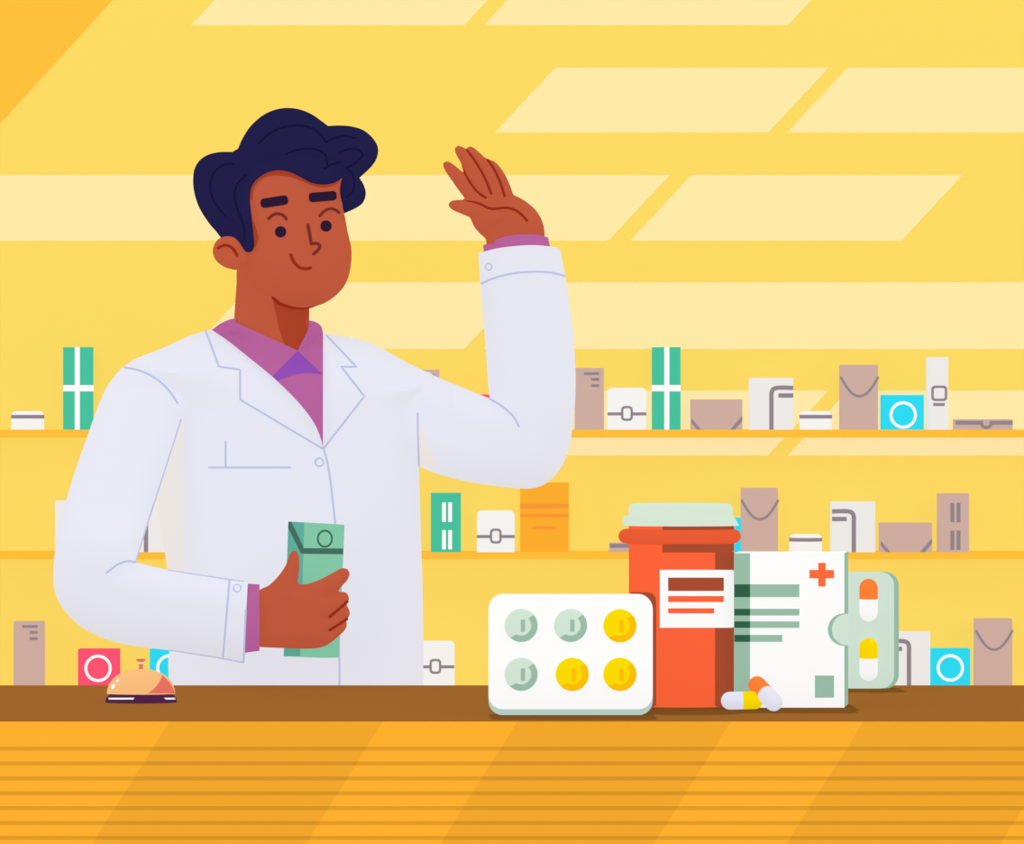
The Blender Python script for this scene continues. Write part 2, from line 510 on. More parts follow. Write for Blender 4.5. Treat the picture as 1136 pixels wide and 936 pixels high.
# middle shelf
bent(61, 109, 555, 1, 'off-white carton mostly hidden behind the upper arm, on the middle shelf')
bent(136, 187.5, 555, 1, 'off-white carton seen through the gap between arm and coat', True)
pairs(478, 511, 546.5, 1, GREEN, PURE, 'narrow green carton with white upright bars beside the coat, on the middle shelf')
latch(529, 571, 566, 1, 'white buckled case on the middle shelf, left of the orange carton')
t = start('orange_carton', 'orange carton with darker bands on the middle shelf under the raised elbow', 'box', 577, 631, 1)
carton(t, 577, 631, 535, 1, mat('FFB02F'))
deco(t, 'printed_bands', [rect(577, 558.7, 631, 563.9), rect(577, 569.8, 631, 573.7), rect(591, 583.8, 617.5, 586.7)], mat('FD9936'))
flat(676.5, 740, 601.5, 1, 'flat beige case sticking out from behind the orange bottle on the middle shelf')
ringbox(776, 822, 574, 1, CYAN, 'cyan square carton mostly hidden behind the orange bottle, on the middle shelf', 'square cartons with a white ring')
rope(823, 863, 541, 1, 'beige paper bag with grey cord on the middle shelf beside the orange bottle')
jar(875.5, 912, 592.3, 1, 'low white jar on the middle shelf just above the white medicine box')
bent(923, 971, 556, 1, 'off-white carton with bent grey stripe on the middle shelf', True)
chevron(977, 1034, 579.5, 1, 'low beige carton with slanted corner stripes on the middle shelf')
pairs(1042, 1075, 547, 1, BEIGE, GREY, 'narrow beige carton with grey upright bars, rightmost on the middle shelf')
# lowest shelf
barred(15, 47, 688.5, 2, 'beige carton with three grey bars at the left end of the lowest shelf')
ringbox(86.5, 131, 719, 2, PINK, 'pink square carton with white ring behind the reception bell', 'square cartons with a white ring')
ringbox(166, 211, 718.5, 2, CYAN, 'cyan square carton half hidden by the coat, behind the reception bell', 'square cartons with a white ring')
latch(462, 504, 710.5, 2, 'white buckled case on the lowest shelf, right beside the coat')
bent(984.5, 1032, 700, 2, 'off-white carton on the lowest shelf, partly behind the mint capsule card', True)
ringbox(1032, 1076.5, 718.5, 2, CYAN, 'cyan square carton with white ring on the lowest shelf, right of the capsule card', 'square cartons with a white ring')
rope(1083, 1123, 685.5, 2, 'beige paper bag with grey cord at the right end of the lowest shelf')

# ================================================================== COUNTER GOODS
ZT = 1.0
cast = []     # things that throw a shadow on the counter
def rowY(r): return F * (CZ - ZT) / (r - CY)

# --- reception bell
by = 3.871 + .026
bell = thing('reception_bell', 'peach domed reception bell on a dark purple base', 'bell', at(156.6, 0, by) * Vector((1, 1, 0)) + Vector((0, 0, 1.0)) if False else Vector((at(156.6, 500, by).x, by, ZT)))
rt = .35
fl = CY + F * .35 / by
mb = loft(MB(), [(123, 190.6, 769), (117.2, 196, 774.4), (117.2, 196, fl)], mat('52234A'), by, rt); mb.build('base', bell, True)
basef = ray_y(mb.bvh())
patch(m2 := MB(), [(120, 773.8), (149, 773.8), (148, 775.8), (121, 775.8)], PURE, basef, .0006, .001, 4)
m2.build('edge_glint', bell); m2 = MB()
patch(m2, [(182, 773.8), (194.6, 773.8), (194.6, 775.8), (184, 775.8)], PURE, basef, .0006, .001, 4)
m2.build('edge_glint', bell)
dome = []
for k in range(15):
    a = math.pi / 2 * (1 - k / 14)
    w = 37.9 * math.cos(a) ** .92 if k else 0.5
    dome.append((156.4 - w, 156.4 + w, 769.3 - 27.6 * math.sin(a)))
mb = loft(MB(), dome, mat('FCC180'), by, rt, 64); d_ = mb.build('dome', bell, True)
df = ray_y(mb.bvh())
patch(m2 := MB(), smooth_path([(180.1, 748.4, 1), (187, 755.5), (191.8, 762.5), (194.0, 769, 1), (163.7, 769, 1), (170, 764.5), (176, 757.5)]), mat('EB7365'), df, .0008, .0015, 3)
m2.build('dome_shade', bell)  # shaded side of the dome, put on as a coral patch
m2 = MB()
def ell(cx, cy, a, b, rot):
    r = math.radians(rot)
    return [(cx + a*math.cos(t)*math.cos(r) - b*math.sin(t)*math.sin(r), cy + a*math.cos(t)*math.sin(r) + b*math.sin(t)*math.cos(r)) for t in [2*math.pi*k/16 for k in range(16)]]
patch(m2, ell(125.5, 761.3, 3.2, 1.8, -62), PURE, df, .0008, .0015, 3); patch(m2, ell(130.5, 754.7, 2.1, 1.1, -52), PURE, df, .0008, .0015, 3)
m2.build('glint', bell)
loft(MB(), [(154.2, 158.6, 733.5), (154.2, 158.6, 736.2)], mat('FDE3B5'), by, 1, 20).build('stem_highlight', bell, True)  # highlight under the plunger, built as a paler piece
loft(MB(), [(154.2, 158.6, 736.2), (154.2, 158.6, 742.5)], mat('EB7365'), by, 1, 20).build('stem', bell, True)
loft(MB(), [(151, 161.4, 731), (151.6, 160.8, 732.8), (153.6, 158.8, 733.9)], mat('EB7365'), by, 1, 24).build('plunger', bell, True)
cast.append(bell)

# --- blister pack
bY = 3.7262
bp = thing('blister_pack', 'white blister pack of six round pills standing at the front', 'medicine', Vector((at(633, 0, bY).x, bY, ZT)))
slab(MB(), rrect(541.9, 664, 724.2, 793.2, 16), mat('BBD5CA'), bY, bY + .014).build('backing_tray', bp)
slab(MB(), rrect(541.9, 659.4, 724.2, 786.6, 16), PURE, bY - .003, bY + .012).build('front_card', bp)
cf = bY - .003
def pill(cx, cy, a, b):
    mb = MB(); r = 18.4 * cf / F
    c = at(cx, cy, cf); vs, fs = [], []; n = 40
    pr = [(1, 0), (1, .0035), (.97, .0048), (.9, .0056), (.6, .006), (.0, .0061)]
    for (q, h) in pr[:-1]:
        for k in range(n):
            w = 2*math.pi*k/n; vs.append(c + Vector((r*q*math.cos(w), -h, r*q*math.sin(w))))
    for i in range(len(pr) - 2):
        for k in range(n): fs.append((i*n+k, i*n+(k+1) % n, (i+1)*n+(k+1) % n, (i+1)*n+k))
    L = (len(pr) - 2) * n
    fs.append(tuple(range(L, L + n))); fs.append(tuple(reversed(range(n))))
    mb.add(vs, fs, a); p = mb.build('pill', bp, True, origin=c)
    yf = ray_y(mb.bvh())
    dx, dy = 1.2, .3
    arc = circle(cx, cy, 18.2, None, 26, -42, 132) + circle(cx, cy, 11.2, None, 22, 120, -44)
    patch(MB(), arc, b, yf, .0006, .001, 4).build('rim_crescent', p)
    patch(MB(), rect(cx - .4, cy - 6.4, cx + 4.3, cy + 7.2), b, yf, .0006, .001, 50).build('score_line', p)
MI, MD, YL, YD = mat('D2E7D8'), mat('99BFAA'), mat('FBDD00'), mat('FBC108')
for (x, y, q) in ((578.2, 693.6, 0), (633, 693.6, 0), (687.7, 693.9, 1), (578.2, 747.7, 0), (634.8, 747.7, 1), (687.7, 747.7, 1)):
    pill(x, y, YL if q else MI, YD if q else MD)
cast.append(bp)

# --- orange medicine bottle
oY = 3.822 + .034
ob = thing('pill_bottle', 'tall orange medicine bottle with mint cap and white label', 'bottle', Vector((at(756, 0, oY).x, oY, ZT)))
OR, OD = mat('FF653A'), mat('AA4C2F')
obot = CY + F * .35 / oY
def loftp(pr, m, name, par, power=2.3, ratio=.5): 
    mb = loft(MB(), pr, m, oY, ratio, 144, power); return mb, mb.build(name, par, True)
body, bo = loftp([(697.6, 814.4, 581), (697.6, 814.4, 700), (697.6, 814.4, obot)], OR, 'bottle_body', ob)
pr = []
for k in range(13):
    a = math.pi * k / 12; w = 7.9 * math.sin(a)
    pr.append((694 - w, 814 + w, 594.6 - 7.9 * math.cos(a)))
rg, ro = loftp(pr, mat('EA5C34'), 'collar_ring', ob, ratio=.52)
loftp([(703, 807, 558.2), (699.3, 810.3, 559.3), (697.8, 811.9, 561.5), (697.5, 812.5, 564), (697.5, 812.7, 570.8), (697.4, 813.1, 571.9), (690.8, 813.9, 572.3), (690.8, 815.4, 575), (690.8, 819.9, 582.7)], mat('D6E9D7'), 'cap', ob, ratio=.52)
yf = ray_y(body.bvh())
m2 = MB()  # side shade and shadows of collar and blister pack, painted as darker bands
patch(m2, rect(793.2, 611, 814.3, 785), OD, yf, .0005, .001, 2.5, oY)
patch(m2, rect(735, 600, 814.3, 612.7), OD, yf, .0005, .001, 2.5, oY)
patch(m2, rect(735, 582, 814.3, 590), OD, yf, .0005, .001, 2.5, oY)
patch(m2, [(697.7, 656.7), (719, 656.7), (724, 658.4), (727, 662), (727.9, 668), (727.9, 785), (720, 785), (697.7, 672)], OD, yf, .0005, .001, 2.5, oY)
m2.build('shade_bands', ob, True)
lab = patch(MB(), rect(732, 632, 814.3, 696.2), PURE, yf, .0012, .001, 2.5, oY); lo = lab.build('paper_label', ob, True)
patch(MB(), rect(741.2, 640.6, 803, 655.4), OD, yf, .0018, .001, 5).build('print_bar', lo)
patch(patch(MB(), rect(741.2, 661, 803, 667.7), OR, yf, .0018, .001, 5), rect(741.2, 674.6, 792.3, 680.3), OR, yf, .0018, .001, 5).build('print_bar', lo)
cast.append(ob)

# --- white medicine box with red cross
xY = 3.8225
mbx = thing('medicine_box', 'white medicine box with red cross and green text bars', 'box', Vector((at(876, 0, xY).x, xY, ZT)))
dep = .05
def hexa(mb, fl_, fr_, depth_vec, mfront, mside, mtop):
    v = [fl_[0], fr_[0], fr_[1], fl_[1]]            # front: tl, tr, br, bl
    v = v + [p + depth_vec for p in v]
    mb.add(v, [(0, 1, 2, 3)], mfront)
    mb.add(v, [(1, 5, 6, 2), (4, 0, 3, 7)], mside)
    mb.add(v, [(4, 5, 1, 0), (3, 2, 6, 7), (5, 4, 7, 6)], mtop)
bb = CY + F * .35 / xY
tl, tr = at(814.2, 613.4, xY), at(936.7, 613.4, xY)
brd, bld = at(936.7, bb, xY), at(814.7, bb, xY)
far = at(940.9, 616, xY + dep)
dv = Vector((far.x - tr.x, dep, 0))
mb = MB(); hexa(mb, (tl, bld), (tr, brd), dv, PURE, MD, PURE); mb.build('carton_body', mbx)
bf = lambda x, y: xY
def flatp(name, polys, m, off, par): 
    q = MB()
    for p in polys: patch(q, p, m, bf, off, .0008, 1e9)
    return q.build(name, par)
flatp('spine_band', [rect(814.2, 613.5, 832.1, bb - .2)], MD, .0006, mbx)
bars = ((648, 662.2, 886.8), (675.2, 682.6, 886.8), (689.1, 696.3, 886.8), (704.1, 711.8, 867.8))
flatp('text_bars', [rect(832.1, a, c, b) for a, b, c in bars], MD, .0006, mbx)
flatp('spine_bars', [rect(814.7, a, 832.1, b) for a, b, c in bars], mat('315F47'), .001, mbx)
flatp('red_cross', [[(907.7, 624.2), (916, 624.2), (916, 632.1), (925.2, 632.1), (925.2, 641.3), (916, 641.3), (916, 650.3), (907.7, 650.3), (907.7, 641.3), (898, 641.3), (898, 632.1), (907.7, 632.1)]], mat('FF6C3C'), .0006, mbx)
flatp('green_square', [rect(904.1, 749.2, 925.2, 773.7)], MD, .0006, mbx)
notch = flatp('thumb_notch', [circle(936.4, 698.2, 18, 18, 24, 90, 270) + [(941.2, 680.2), (941.2, 716.2)]], MD, .0006, mbx)
flatp('notch_opening', [circle(940.4, 698.2, 17.6, 17.6, 24, 90, 270) + [(941.6, 680.6), (941.6, 715.8)]], MI, .001, notch)
cast.append(mbx)

# --- mint capsule card behind the box
kY = rowY(763.6)
kc = thing('capsule_card', 'mint green card of two upright capsules behind the medicine box', 'medicine', Vector((at(960, 0, kY).x, kY, ZT)))
slab(MB(), rrect(918, 634.3, 997.1, 763.55, 15), MD, kY + .002, kY + .012).build('backing_tray', kc)
slab(MB(), rrect(915, 634.2, 991.9, 763.6, 15), MI, kY - .001, kY + .004).build('front_card', kc)
def capsule(par, p, q, r, mA, mB, name='capsule', **kw):
    p, q = Vector(p), Vector(q); mid = (p + q) / 2
    e = bpy.data.objects.new(name, None); e.empty_display_size = .01
    return p, q, mid
def half(par, a, b, r, m, name):
    """closed half capsule: round at a, flat at b"""
    mb = MB(); ax = (b - a).normalized()
    u = ax.orthogonal().normalized(); w = ax.cross(u); n = 28
    st = []
    for k in range(1, 8):
        t = math.pi / 2 * (1 - k / 7)
        st.append((a - ax * r * math.sin(t), r * math.cos(t)))
    st.insert(0, (a - ax * r, r * .02)); st.append((b, r))
    vs = [c + (u * math.cos(2*math.pi*k/n) + w * math.sin(2*math.pi*k/n)) * rr for c, rr in st for k in range(n)]
    fs = [(i*n+k, i*n+(k+1) % n, (i+1)*n+(k+1) % n, (i+1)*n+k) for i in range(len(st)-1) for k in range(n)]
    fs += [tuple(range(n)), tuple(reversed(range((len(st)-1)*n, len(st)*n)))]
    mb.add(vs, fs, m)
    return mb.build(name, par, True)
for (y0, y1, ys, m) in ((641.9, 689.2, 664.3, mat('FF8237')), (707.5, 755.3, 730, mat('FFDD00'))):
    r = 10.05 * kY / F
    yy = kY - .004
    c = at(963.6, ys, yy)
    A = at(963.6, y0 + 10.05, yy); B = at(963.6, y1 - 10.05, yy)
    e = bpy.data.objects.new('capsule', None); e.empty_display_size = .01; col.objects.link(e); e.parent = kc; e.location = c - parent_world(kc)
    half(e, A, c, r, m, 'coloured_half'); half(e, B, c, r, PURE, 'white_half')
cast.append(kc)

# --- loose capsules
PW = mat('E6E8F5')
def loose(A, B, S, r, mA, mB, label):
    t = thing('loose_capsule', label, 'capsule', Vector(((A.x + B.x) / 2, (A.y + B.y) / 2, ZT)), 'loose capsules on the counter')
    half(t, A, S, r, mA, 'coloured_half'); half(t, B, S, r, mB, 'white_half'); cast.append(t)
r1 = 9.9 * 3.795 / F
Y1 = 3.7965; zc = CY + F * (CZ - (ZT + r1)) / Y1
A, B = at(837.0, zc - .6, Y1), at(809.7, zc, Y1)
loose(A, B, A.lerp(B, .48), r1, mat('FFDD00'), PW, 'yellow and white capsule lying flat in front of the orange bottle')
Y2 = 3.776; z2 = CY + F * (CZ - (ZT + r1)) / Y2
A, B = at(839.9, 759.8, 3.8085), at(858.2, z2, Y2)
loose(A, B, A.lerp(B, .51), r1, mat('FF8237'), PW, 'orange and white capsule leaning over the yellow one')

# ================================================================== PERSON
person = thing('person', 'person with wavy dark hair in white lab coat and purple shirt, one hand raised', 'person', (at(330, 0, 4.38).x, 4.38, 0))
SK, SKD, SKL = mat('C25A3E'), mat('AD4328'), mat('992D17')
COAT, LINE = mat('E8EAF6'), mat('BFC5E8')
HY = 4.36; TY = 4.39

head_pts = [(300, 178), (330, 172), (358, 177), (374, 188), (379, 199, 1), (377.3, 210.5), (379.2, 224.6), (381.8, 236.3), (386.3, 259.8), (389.6, 274), (390, 283), (389.6, 291.2), (387.3, 304.6), (382.5, 316.2), (373.8, 326.7), (362.3, 335), (352.7, 338.8), (343, 341.2), (330, 342), (318, 340), (304, 334), (285, 322), (270, 308), (264.2, 297), (263, 270), (264, 235), (270, 205), (282, 187)]
neck_pts = [(300, 290, 1), (343, 300, 1), (343, 341.2, 1), (342.3, 354.6), (341.7, 366, 1), (341, 395, 1), (338, 450, 1), (285, 450, 1), (270, 385, 1), (262, 366, 1), (260, 356), (260.3, 345), (262.3, 316), (264, 296), (275, 288)]
head_poly, neck_poly = smooth_path(head_pts), smooth_path(neck_pts)
headH = height_fn(head_poly, .085, 48); neckH = height_fn(neck_poly, .05, 36)
nose = lambda x, y: .011 * math.exp(-(((x - 350) / 6) ** 2 + ((y - 268) / 13) ** 2))
bod = MB()
inflate(bod, head_pts, SK, HY, .085, 48, 4, bump=lambda x, y: nose(x, y))
inflate(bod, neck_pts, SK, TY, .05, 36, 5)
ear_pts = [(236, 279.6), (237.3, 272), (242.1, 265.2), (248.8, 262.3), (256.5, 262.3), (263.3, 266.2), (268, 273.8), (272, 281), (275, 290), (264, 299.2), (256.5, 298.5), (247, 295), (239.2, 288.3)]
inflate(bod, ear_pts, SK, 4.297, .010, 10, 3, Tb=.03)
# arms, trunk and legs under the clothes
yl = lambda px, py: (4.37 - .14 * min(max((py - 430) / 170, 0), 1)) - .075 * min(max((px - 60) / 215, 0), 1) * min(max((py - 560) / 60, 0), 1)
def yr(px, py):
    s = min(max((px - 400) / 200, 0), 1); u = min(max((540 - py) / 320, 0), 1) if px > 500 else 0
    return 4.385 - .045 * s - .05 * u * s
def limb(path, R, yf):
    P = [at(x, y, yf(x, y)) for x, y in smooth_path(path, False)]
    n = len(P); tube(bod, P, [np.interp(i / (n - 1), np.linspace(0, 1, len(R)), R) for i in range(n)], SK, 16)
limb([(165, 425), (130, 520), (100, 640), (160, 668), (285, 684)], [.03, .027, .025, .022, .018], yl)
limb([(410, 425), (500, 480), (595, 490), (590, 400), (577, 275)], [.03, .027, .026, .024, .018], yr)
inflate(bod, [(250, 425), (330, 430), (400, 425), (425, 450), (425, 560), (420, 760), (240, 760), (235, 560), (235, 450)], SK, TY, .05, 50, 12)
for s in (-1, 1):
    tube(bod, [Vector((-.29 + s * .09, 4.39, .98)), Vector((-.29 + s * .095, 4.385, .5)), Vector((-.29 + s * .1, 4.40, .09))], [.075, .055, .038], SK, 16)

# raised hand: palm, thumb and four fingers
yh = lambda px, py: yr(max(px, 535), 275) - .05 * min(max((275 - py) / 110, 0), 1)
def dy(k): return lambda a, b: yh(a, b) + k
inflate(bod, [(541, 290, 1), (539.6, 269.2), (538.4, 264.7), (530.9, 257.6), (524.8, 247.5), (521.1, 240.8), (518.5, 228), (524, 215), (540, 206), (556, 204), (569.4, 215.9, 1), (581.6, 222.2), (593.7, 232.3), (600.8, 243.4), (604.1, 255.6), (603.9, 266), (601, 290, 1)], SK, yh, .018, 20, 4, skip=lambda x, y: y > 272)
inflate(bod, [(545, 252), (530, 256), (521.1, 240.8, 1), (511.6, 237), (501.4, 232.3), (497.6, 227.6), (499.4, 223.6), (506.5, 221.7), (517.7, 222.4), (534.9, 227.2), (543, 231.8), (558, 240)], SK, dy(-.016), .012, 8, 3)
inflate(bod, [(518.2, 223.4, 1), (504.5, 204.9), (491.9, 185), (491.9, 180.6), (496.4, 178.9), (504.5, 183.6), (511.6, 189.7), (517.1, 195.8), (523.8, 205.9), (530.9, 214), (540.5, 221), (542, 232), (532, 232)], SK, dy(-.010), .011, 7.5, 3)
inflate(bod, [(517.1, 196.3, 1), (511.6, 181.6), (504.9, 168.4), (504.9, 163.9), (508.5, 161.7), (515.6, 164.3), (518.7, 166.8), (526.8, 178.5), (536.9, 195.8), (545.5, 216), (549, 226), (541, 225), (530.9, 214), (523.8, 205.9)], SK, dy(-.004), .011, 7.5, 3)
inflate(bod, [(518.7, 167, 1), (518.7, 163.3), (522.3, 162.3), (528.8, 166.4), (538, 174.9), (541.3, 177), (549.5, 188), (556.2, 202.9), (561, 219), (560, 228), (548, 224), (545, 215), (536.9, 195.8), (526.8, 178.5)], SK, dy(.002), .011, 7.5, 3)
inflate(bod, [(538.5, 175, 1), (541, 176.1), (549.1, 179.6), (557.2, 188.7), (564.3, 201.9), (569.4, 215.9), (573, 226), (566, 230), (559.9, 218.1), (555.2, 202.9), (548.1, 187.7)], SK, dy(.006), .011, 7, 3)
# gripping hand: palm, thumb, forefinger and three curled fingers
HYc = lambda px, py: 4.152 - .047 * min(max((px - 285) / 40, 0), 1)
inflate(bod, [(270, 655, 1), (287.7, 654), (298, 649.3), (312, 640), (322, 640), (330, 648), (345, 649), (362, 655), (372, 672), (372, 695), (366, 713.3), (355.9, 717.9), (343.7, 719.4), (311.2, 718.7), (287.7, 717.7), (270, 717, 1)], SK, HYc, .018, 18, 4, skip=lambda x, y: x < 286)
inflate(bod, [(289, 654.2), (298, 649.3), (309.2, 638.2), (317.3, 626), (322.4, 612.8), (326.4, 610.3), (330.5, 613.2), (332.1, 622.9), (331.5, 635.1), (329.9, 647.9, 1), (330, 662), (310, 670)], SK, lambda a, b: HYc(a, b) - .004, .013, 9, 3)
inflate(bod, [(329.9, 647.9, 1), (341.7, 647.3), (355.9, 642.2), (370.1, 634.7), (379.2, 630.2), (385.3, 631), (387.9, 636.7), (385.3, 643.2), (377.2, 652.4), (371.5, 659.9, 1), (350, 672), (332, 668)], SK, lambda a, b: HYc(a, b) - .004, .012, 9, 3)
inflate(bod, [(350, 668), (371.5, 659.9), (379.2, 656.2), (384.3, 657.4), (387.3, 663.5), (386.3, 667.6), (383.7, 671.2), (375, 678.5), (365.6, 685.2), (350, 690)], SK, lambda a, b: HYc(a, b) - .006, .013, 8, 3)
inflate(bod, [(350, 690), (365.6, 684.2), (376, 676), (383.7, 671.2), (387.3, 676.1), (388.1, 681.8), (385.3, 685.9), (383.9, 688.3), (375, 695), (365.6, 700.5), (350, 705)], SK, lambda a, b: HYc(a, b) - .005, .012, 8, 3)
inflate(bod, [(345, 705), (365.6, 699), (375, 693), (383.9, 688.3), (384.7, 694), (382.3, 699.1), (376.2, 705.1), (366, 713.3), (355.9, 717.9), (345, 718)], SK, lambda a, b: HYc(a, b) - .003, .011, 8, 3)
body_raw = bod.bvh()
body_o = bod.build('body', person)
md = body_o.modifiers.new('fuse', 'REMESH'); md.mode = 'VOXEL'; md.voxel_size = .002; md.use_smooth_shade = True
bpy.context.view_layer.update()
ev = body_o.evaluated_get(bpy.context.evaluated_depsgraph_get())
me = bpy.data.meshes.new_from_object(ev); me.name = 'body'
body_o.modifiers.clear(); body_o.data = me
if not me.materials: me.materials.append(SK)
off = parent_world(body_o)
bv = BVHTree.FromPolygons([tuple(v.co + off) for v in me.vertices], [tuple(p.vertices) for p in me.polygons])
by_ = ray_y(bv)

# face
def spart(name, mb, par=body_o): return mb.build(name, par, True)
for (x, y) in ((311.3, 257.1), (361.7, 250.6)):
    spart('eye', patch(MB(), circle(x, y, 6.3, n=28), mat('2C1A34'), by_, .0022, .004, 3))
EL = mat('762F2C'); BR = mat('2C1A34')
spart('eyelid', stroke(MB(), [(297.9, 242.6), (302.7, 238.3), (308.5, 236.9), (314.2, 238.7), (317.8, 243)], 3.3, EL, by_))
spart('eyelid', stroke(MB(), [(354.8, 239.2), (360.4, 233.8), (367.1, 231.3), (372.9, 233.1), (376.3, 236)], 3.3, EL, by_))
def capsule2d(a, b, w):
    an = math.degrees(math.atan2(b[1]-a[1], b[0]-a[0]))
    return circle(b[0], b[1], w/2, None, 10, an-90, an+90) + circle(a[0], a[1], w/2, None, 10, an+90, an+270)
def brow(a, b, w):
    an = math.atan2(b[1]-a[1], b[0]-a[0]); c, s = math.cos(an), math.sin(an)
    L = math.dist(a, b); P = rrect(-w/2, -w/2, L + w/2, w/2, 4.2)
    return [(a[0] + x*c - y*s, a[1] + x*s + y*c) for x, y in P]
spart('eyebrow', patch(MB(), brow((294.2, 225.2), (314.3, 222.1), 10.6), BR, by_, .0025, .005, 3))
spart('eyebrow', patch(MB(), brow((347.8, 218.9), (368.3, 217.2), 10.6), BR, by_, .0025, .005, 3))
nb = stroke(MB(), [(341.6, 249.4, 1), (345.4, 270.4, 1)], 3.5, EL, by_)
spart('nose_line', stroke(nb, [(345.4, 270.4, 1), (351.5, 269.9), (354.9, 272.1), (353.3, 276.7), (347.8, 281.6, 1)], 3.5, EL, by_))
spart('mouth', stroke(MB(), [(322.5, 282.6), (325.8, 290.2), (331.5, 296), (338.3, 298.2), (344.6, 297.1)], 3.5, SKL, by_))
spart('ear_fold', stroke(MB(), [(242, 274.9), (248.8, 271.9), (255.6, 273.5), (260, 277.7), (263, 283)], 3.2, SKL, by_))
# chin line and its shadow, painted below it as darker skin
spart('throat_shade', patch(MB(), smooth_path([(303, 333.6, 1), (310, 337.5), (318, 340), (330, 342), (343.2, 341.6, 1), (342.9, 354.6, 1), (342.1, 366, 1), (333, 391, 1), (318, 389, 1), (309, 362, 1)]), SKD, by_, .003, .005, 3))
spart('chin_crease', stroke(MB(), [(303, 330), (308.5, 335.4), (318, 339.4), (329.6, 341.4), (341.2, 341), (352.2, 338.4)], 3.8, SKL, by_, lambda t: 1 if t < .7 else 1 - (t - .7) / .3 * .75, lift=1.3))
# hand creases
spart('hand_crease', stroke(MB(), [(512.5, 183), (517.8, 196.5), (523.8, 205.9), (530.9, 214), (538.8, 219)], 2.8, SKL, by_, lambda t: min(1, .3 + t * 2)))
spart('hand_crease', stroke(MB(), [(518.2, 167), (526.8, 178.5), (536.9, 195.8), (545, 214.5)], 2.8, SKL, by_))
spart('hand_crease', stroke(MB(), [(541, 177.5), (548.1, 187.7), (555.2, 202.9), (559.8, 217.5)], 2.8, SKL, by_))
spart('hand_crease', stroke(MB(), [(516.5, 222.8), (524.8, 223.8), (534.9, 227.2), (542, 231), (551.1, 231.3), (561.3, 230.3), (571.4, 232.9), (579.5, 238.8), (584.6, 244.6)], 2.8, SKL, by_, lambda t: min(1, .4 + t * 3)))
spart('hand_crease', stroke(MB(), [(385, 667.4), (365.9, 683.8)], 3.4, SKL, by_))
spart('hand_crease', stroke(MB(), [(384.8, 686.4), (365.9, 698.6)], 3.4, SKL, by_))

# hair
hair_pts = [(262.9, 168.2, 1), (267.6, 156.4), (277, 141.1), (291.1, 128.2), (305.2, 121.6), (319.3, 119.7), (333.4, 121.6), (347.5, 127.7), (357.4, 134.8), (364, 139.7, 1), (375.7, 139.1), (389.8, 140.2), (402.7, 144.2), (413.3, 152.9), (419.2, 163.5), (418, 175.2), (412.1, 184.6), (398.7, 197.3, 1), (402.7, 203.4), (405.8, 214), (402.7, 224.6), (394.5, 230.9), (381.8, 236.6, 1), (379.2, 224.6), (377.1, 210.5), (379, 198, 1), (371, 202.7), (358.1, 204.8), (345.1, 202.5), (331, 195.2), (321.6, 190.9), (309.9, 188.9), (298.1, 190.7), (286.4, 197.6), (279.3, 207), (277.2, 217.5), (278.6, 236.3), (281.2, 259.8), (281.9, 273), (279.2, 278.9), (273.5, 279.6), (269.5, 275.1), (265.2, 268.1, 1), (255, 270, 1), (245.2, 263.8, 1), (239.4, 256.3), (232.3, 248.1), (220.6, 229.3), (215.4, 212.8), (214.2, 198.7), (215.9, 187), (221.7, 177.6), (231.1, 171.5), (244.1, 168.6), (255.8, 168.4)]
HAIR = mat('221F4B')
hb = MB()
inflate(hb, hair_pts, HAIR, HY, .022, 16, 4, base=lambda x, y: headH(x, y) * 1.0, rim=.006, Tb=.09)
inflate(hb, [(290, 150), (320, 132), (355, 145), (372, 170), (375, 190), (340, 185), (310, 180), (284, 192), (266, 220), (262, 250), (240, 240), (228, 205), (240, 182)], HAIR, HY + .01, .03, 30, 6, Tb=.085)
hair = hb.build('hair', person, True)
hy = ray_y(hb.bvh()); HL = mat('16143A')
hl = MB()
for P in ([(287.6, 158.8), (300.5, 147), (314.6, 140.9), (331, 139.3), (345.1, 141.8), (355.7, 148.9), (361.6, 157.8, 1), (371, 153.1), (381.6, 151), (393.8, 152.9)],
          [(316.9, 171.2), (328.7, 166.5), (342.8, 164.6), (354.5, 167), (361.6, 172.9), (363.2, 183.5)], [(359.7, 187), (367.5, 182.3), (376.9, 180.2)],
          [(376.9, 168.6), (387.5, 165.1), (398, 166.3), (402, 171.7), (396.9, 178.8), (383.9, 186.5, 1), (390.3, 191.7), (393.1, 201.1), (391, 212.8), (384.6, 218.5)],
          [(259.8, 181.8), (248.8, 182.3), (238.2, 190.5), (233.5, 203.4), (235.8, 219.9), (250.6, 241)],
          [(272.3, 194.7), (262.9, 204.6), (260, 217.5), (264, 234), (271.1, 252.8), (271.1, 265)]):
    stroke(hl, P, 1.9, HL, hy)
hl.build('hair_strands', hair, True)
zA = lambda *L: [(190 + x / 4.254, 100 + y / 4.254) for x, y in L]
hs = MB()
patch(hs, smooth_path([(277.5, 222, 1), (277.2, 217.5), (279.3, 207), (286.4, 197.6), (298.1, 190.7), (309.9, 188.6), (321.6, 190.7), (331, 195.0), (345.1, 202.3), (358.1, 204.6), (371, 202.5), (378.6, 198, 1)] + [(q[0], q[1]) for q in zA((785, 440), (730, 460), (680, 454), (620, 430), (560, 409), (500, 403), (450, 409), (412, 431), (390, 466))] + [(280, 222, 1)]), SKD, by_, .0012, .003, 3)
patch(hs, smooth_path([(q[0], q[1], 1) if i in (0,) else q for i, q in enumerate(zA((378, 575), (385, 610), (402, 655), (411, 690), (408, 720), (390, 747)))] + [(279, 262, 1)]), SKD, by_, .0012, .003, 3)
hs.build('hairline_shade', body_o, True)

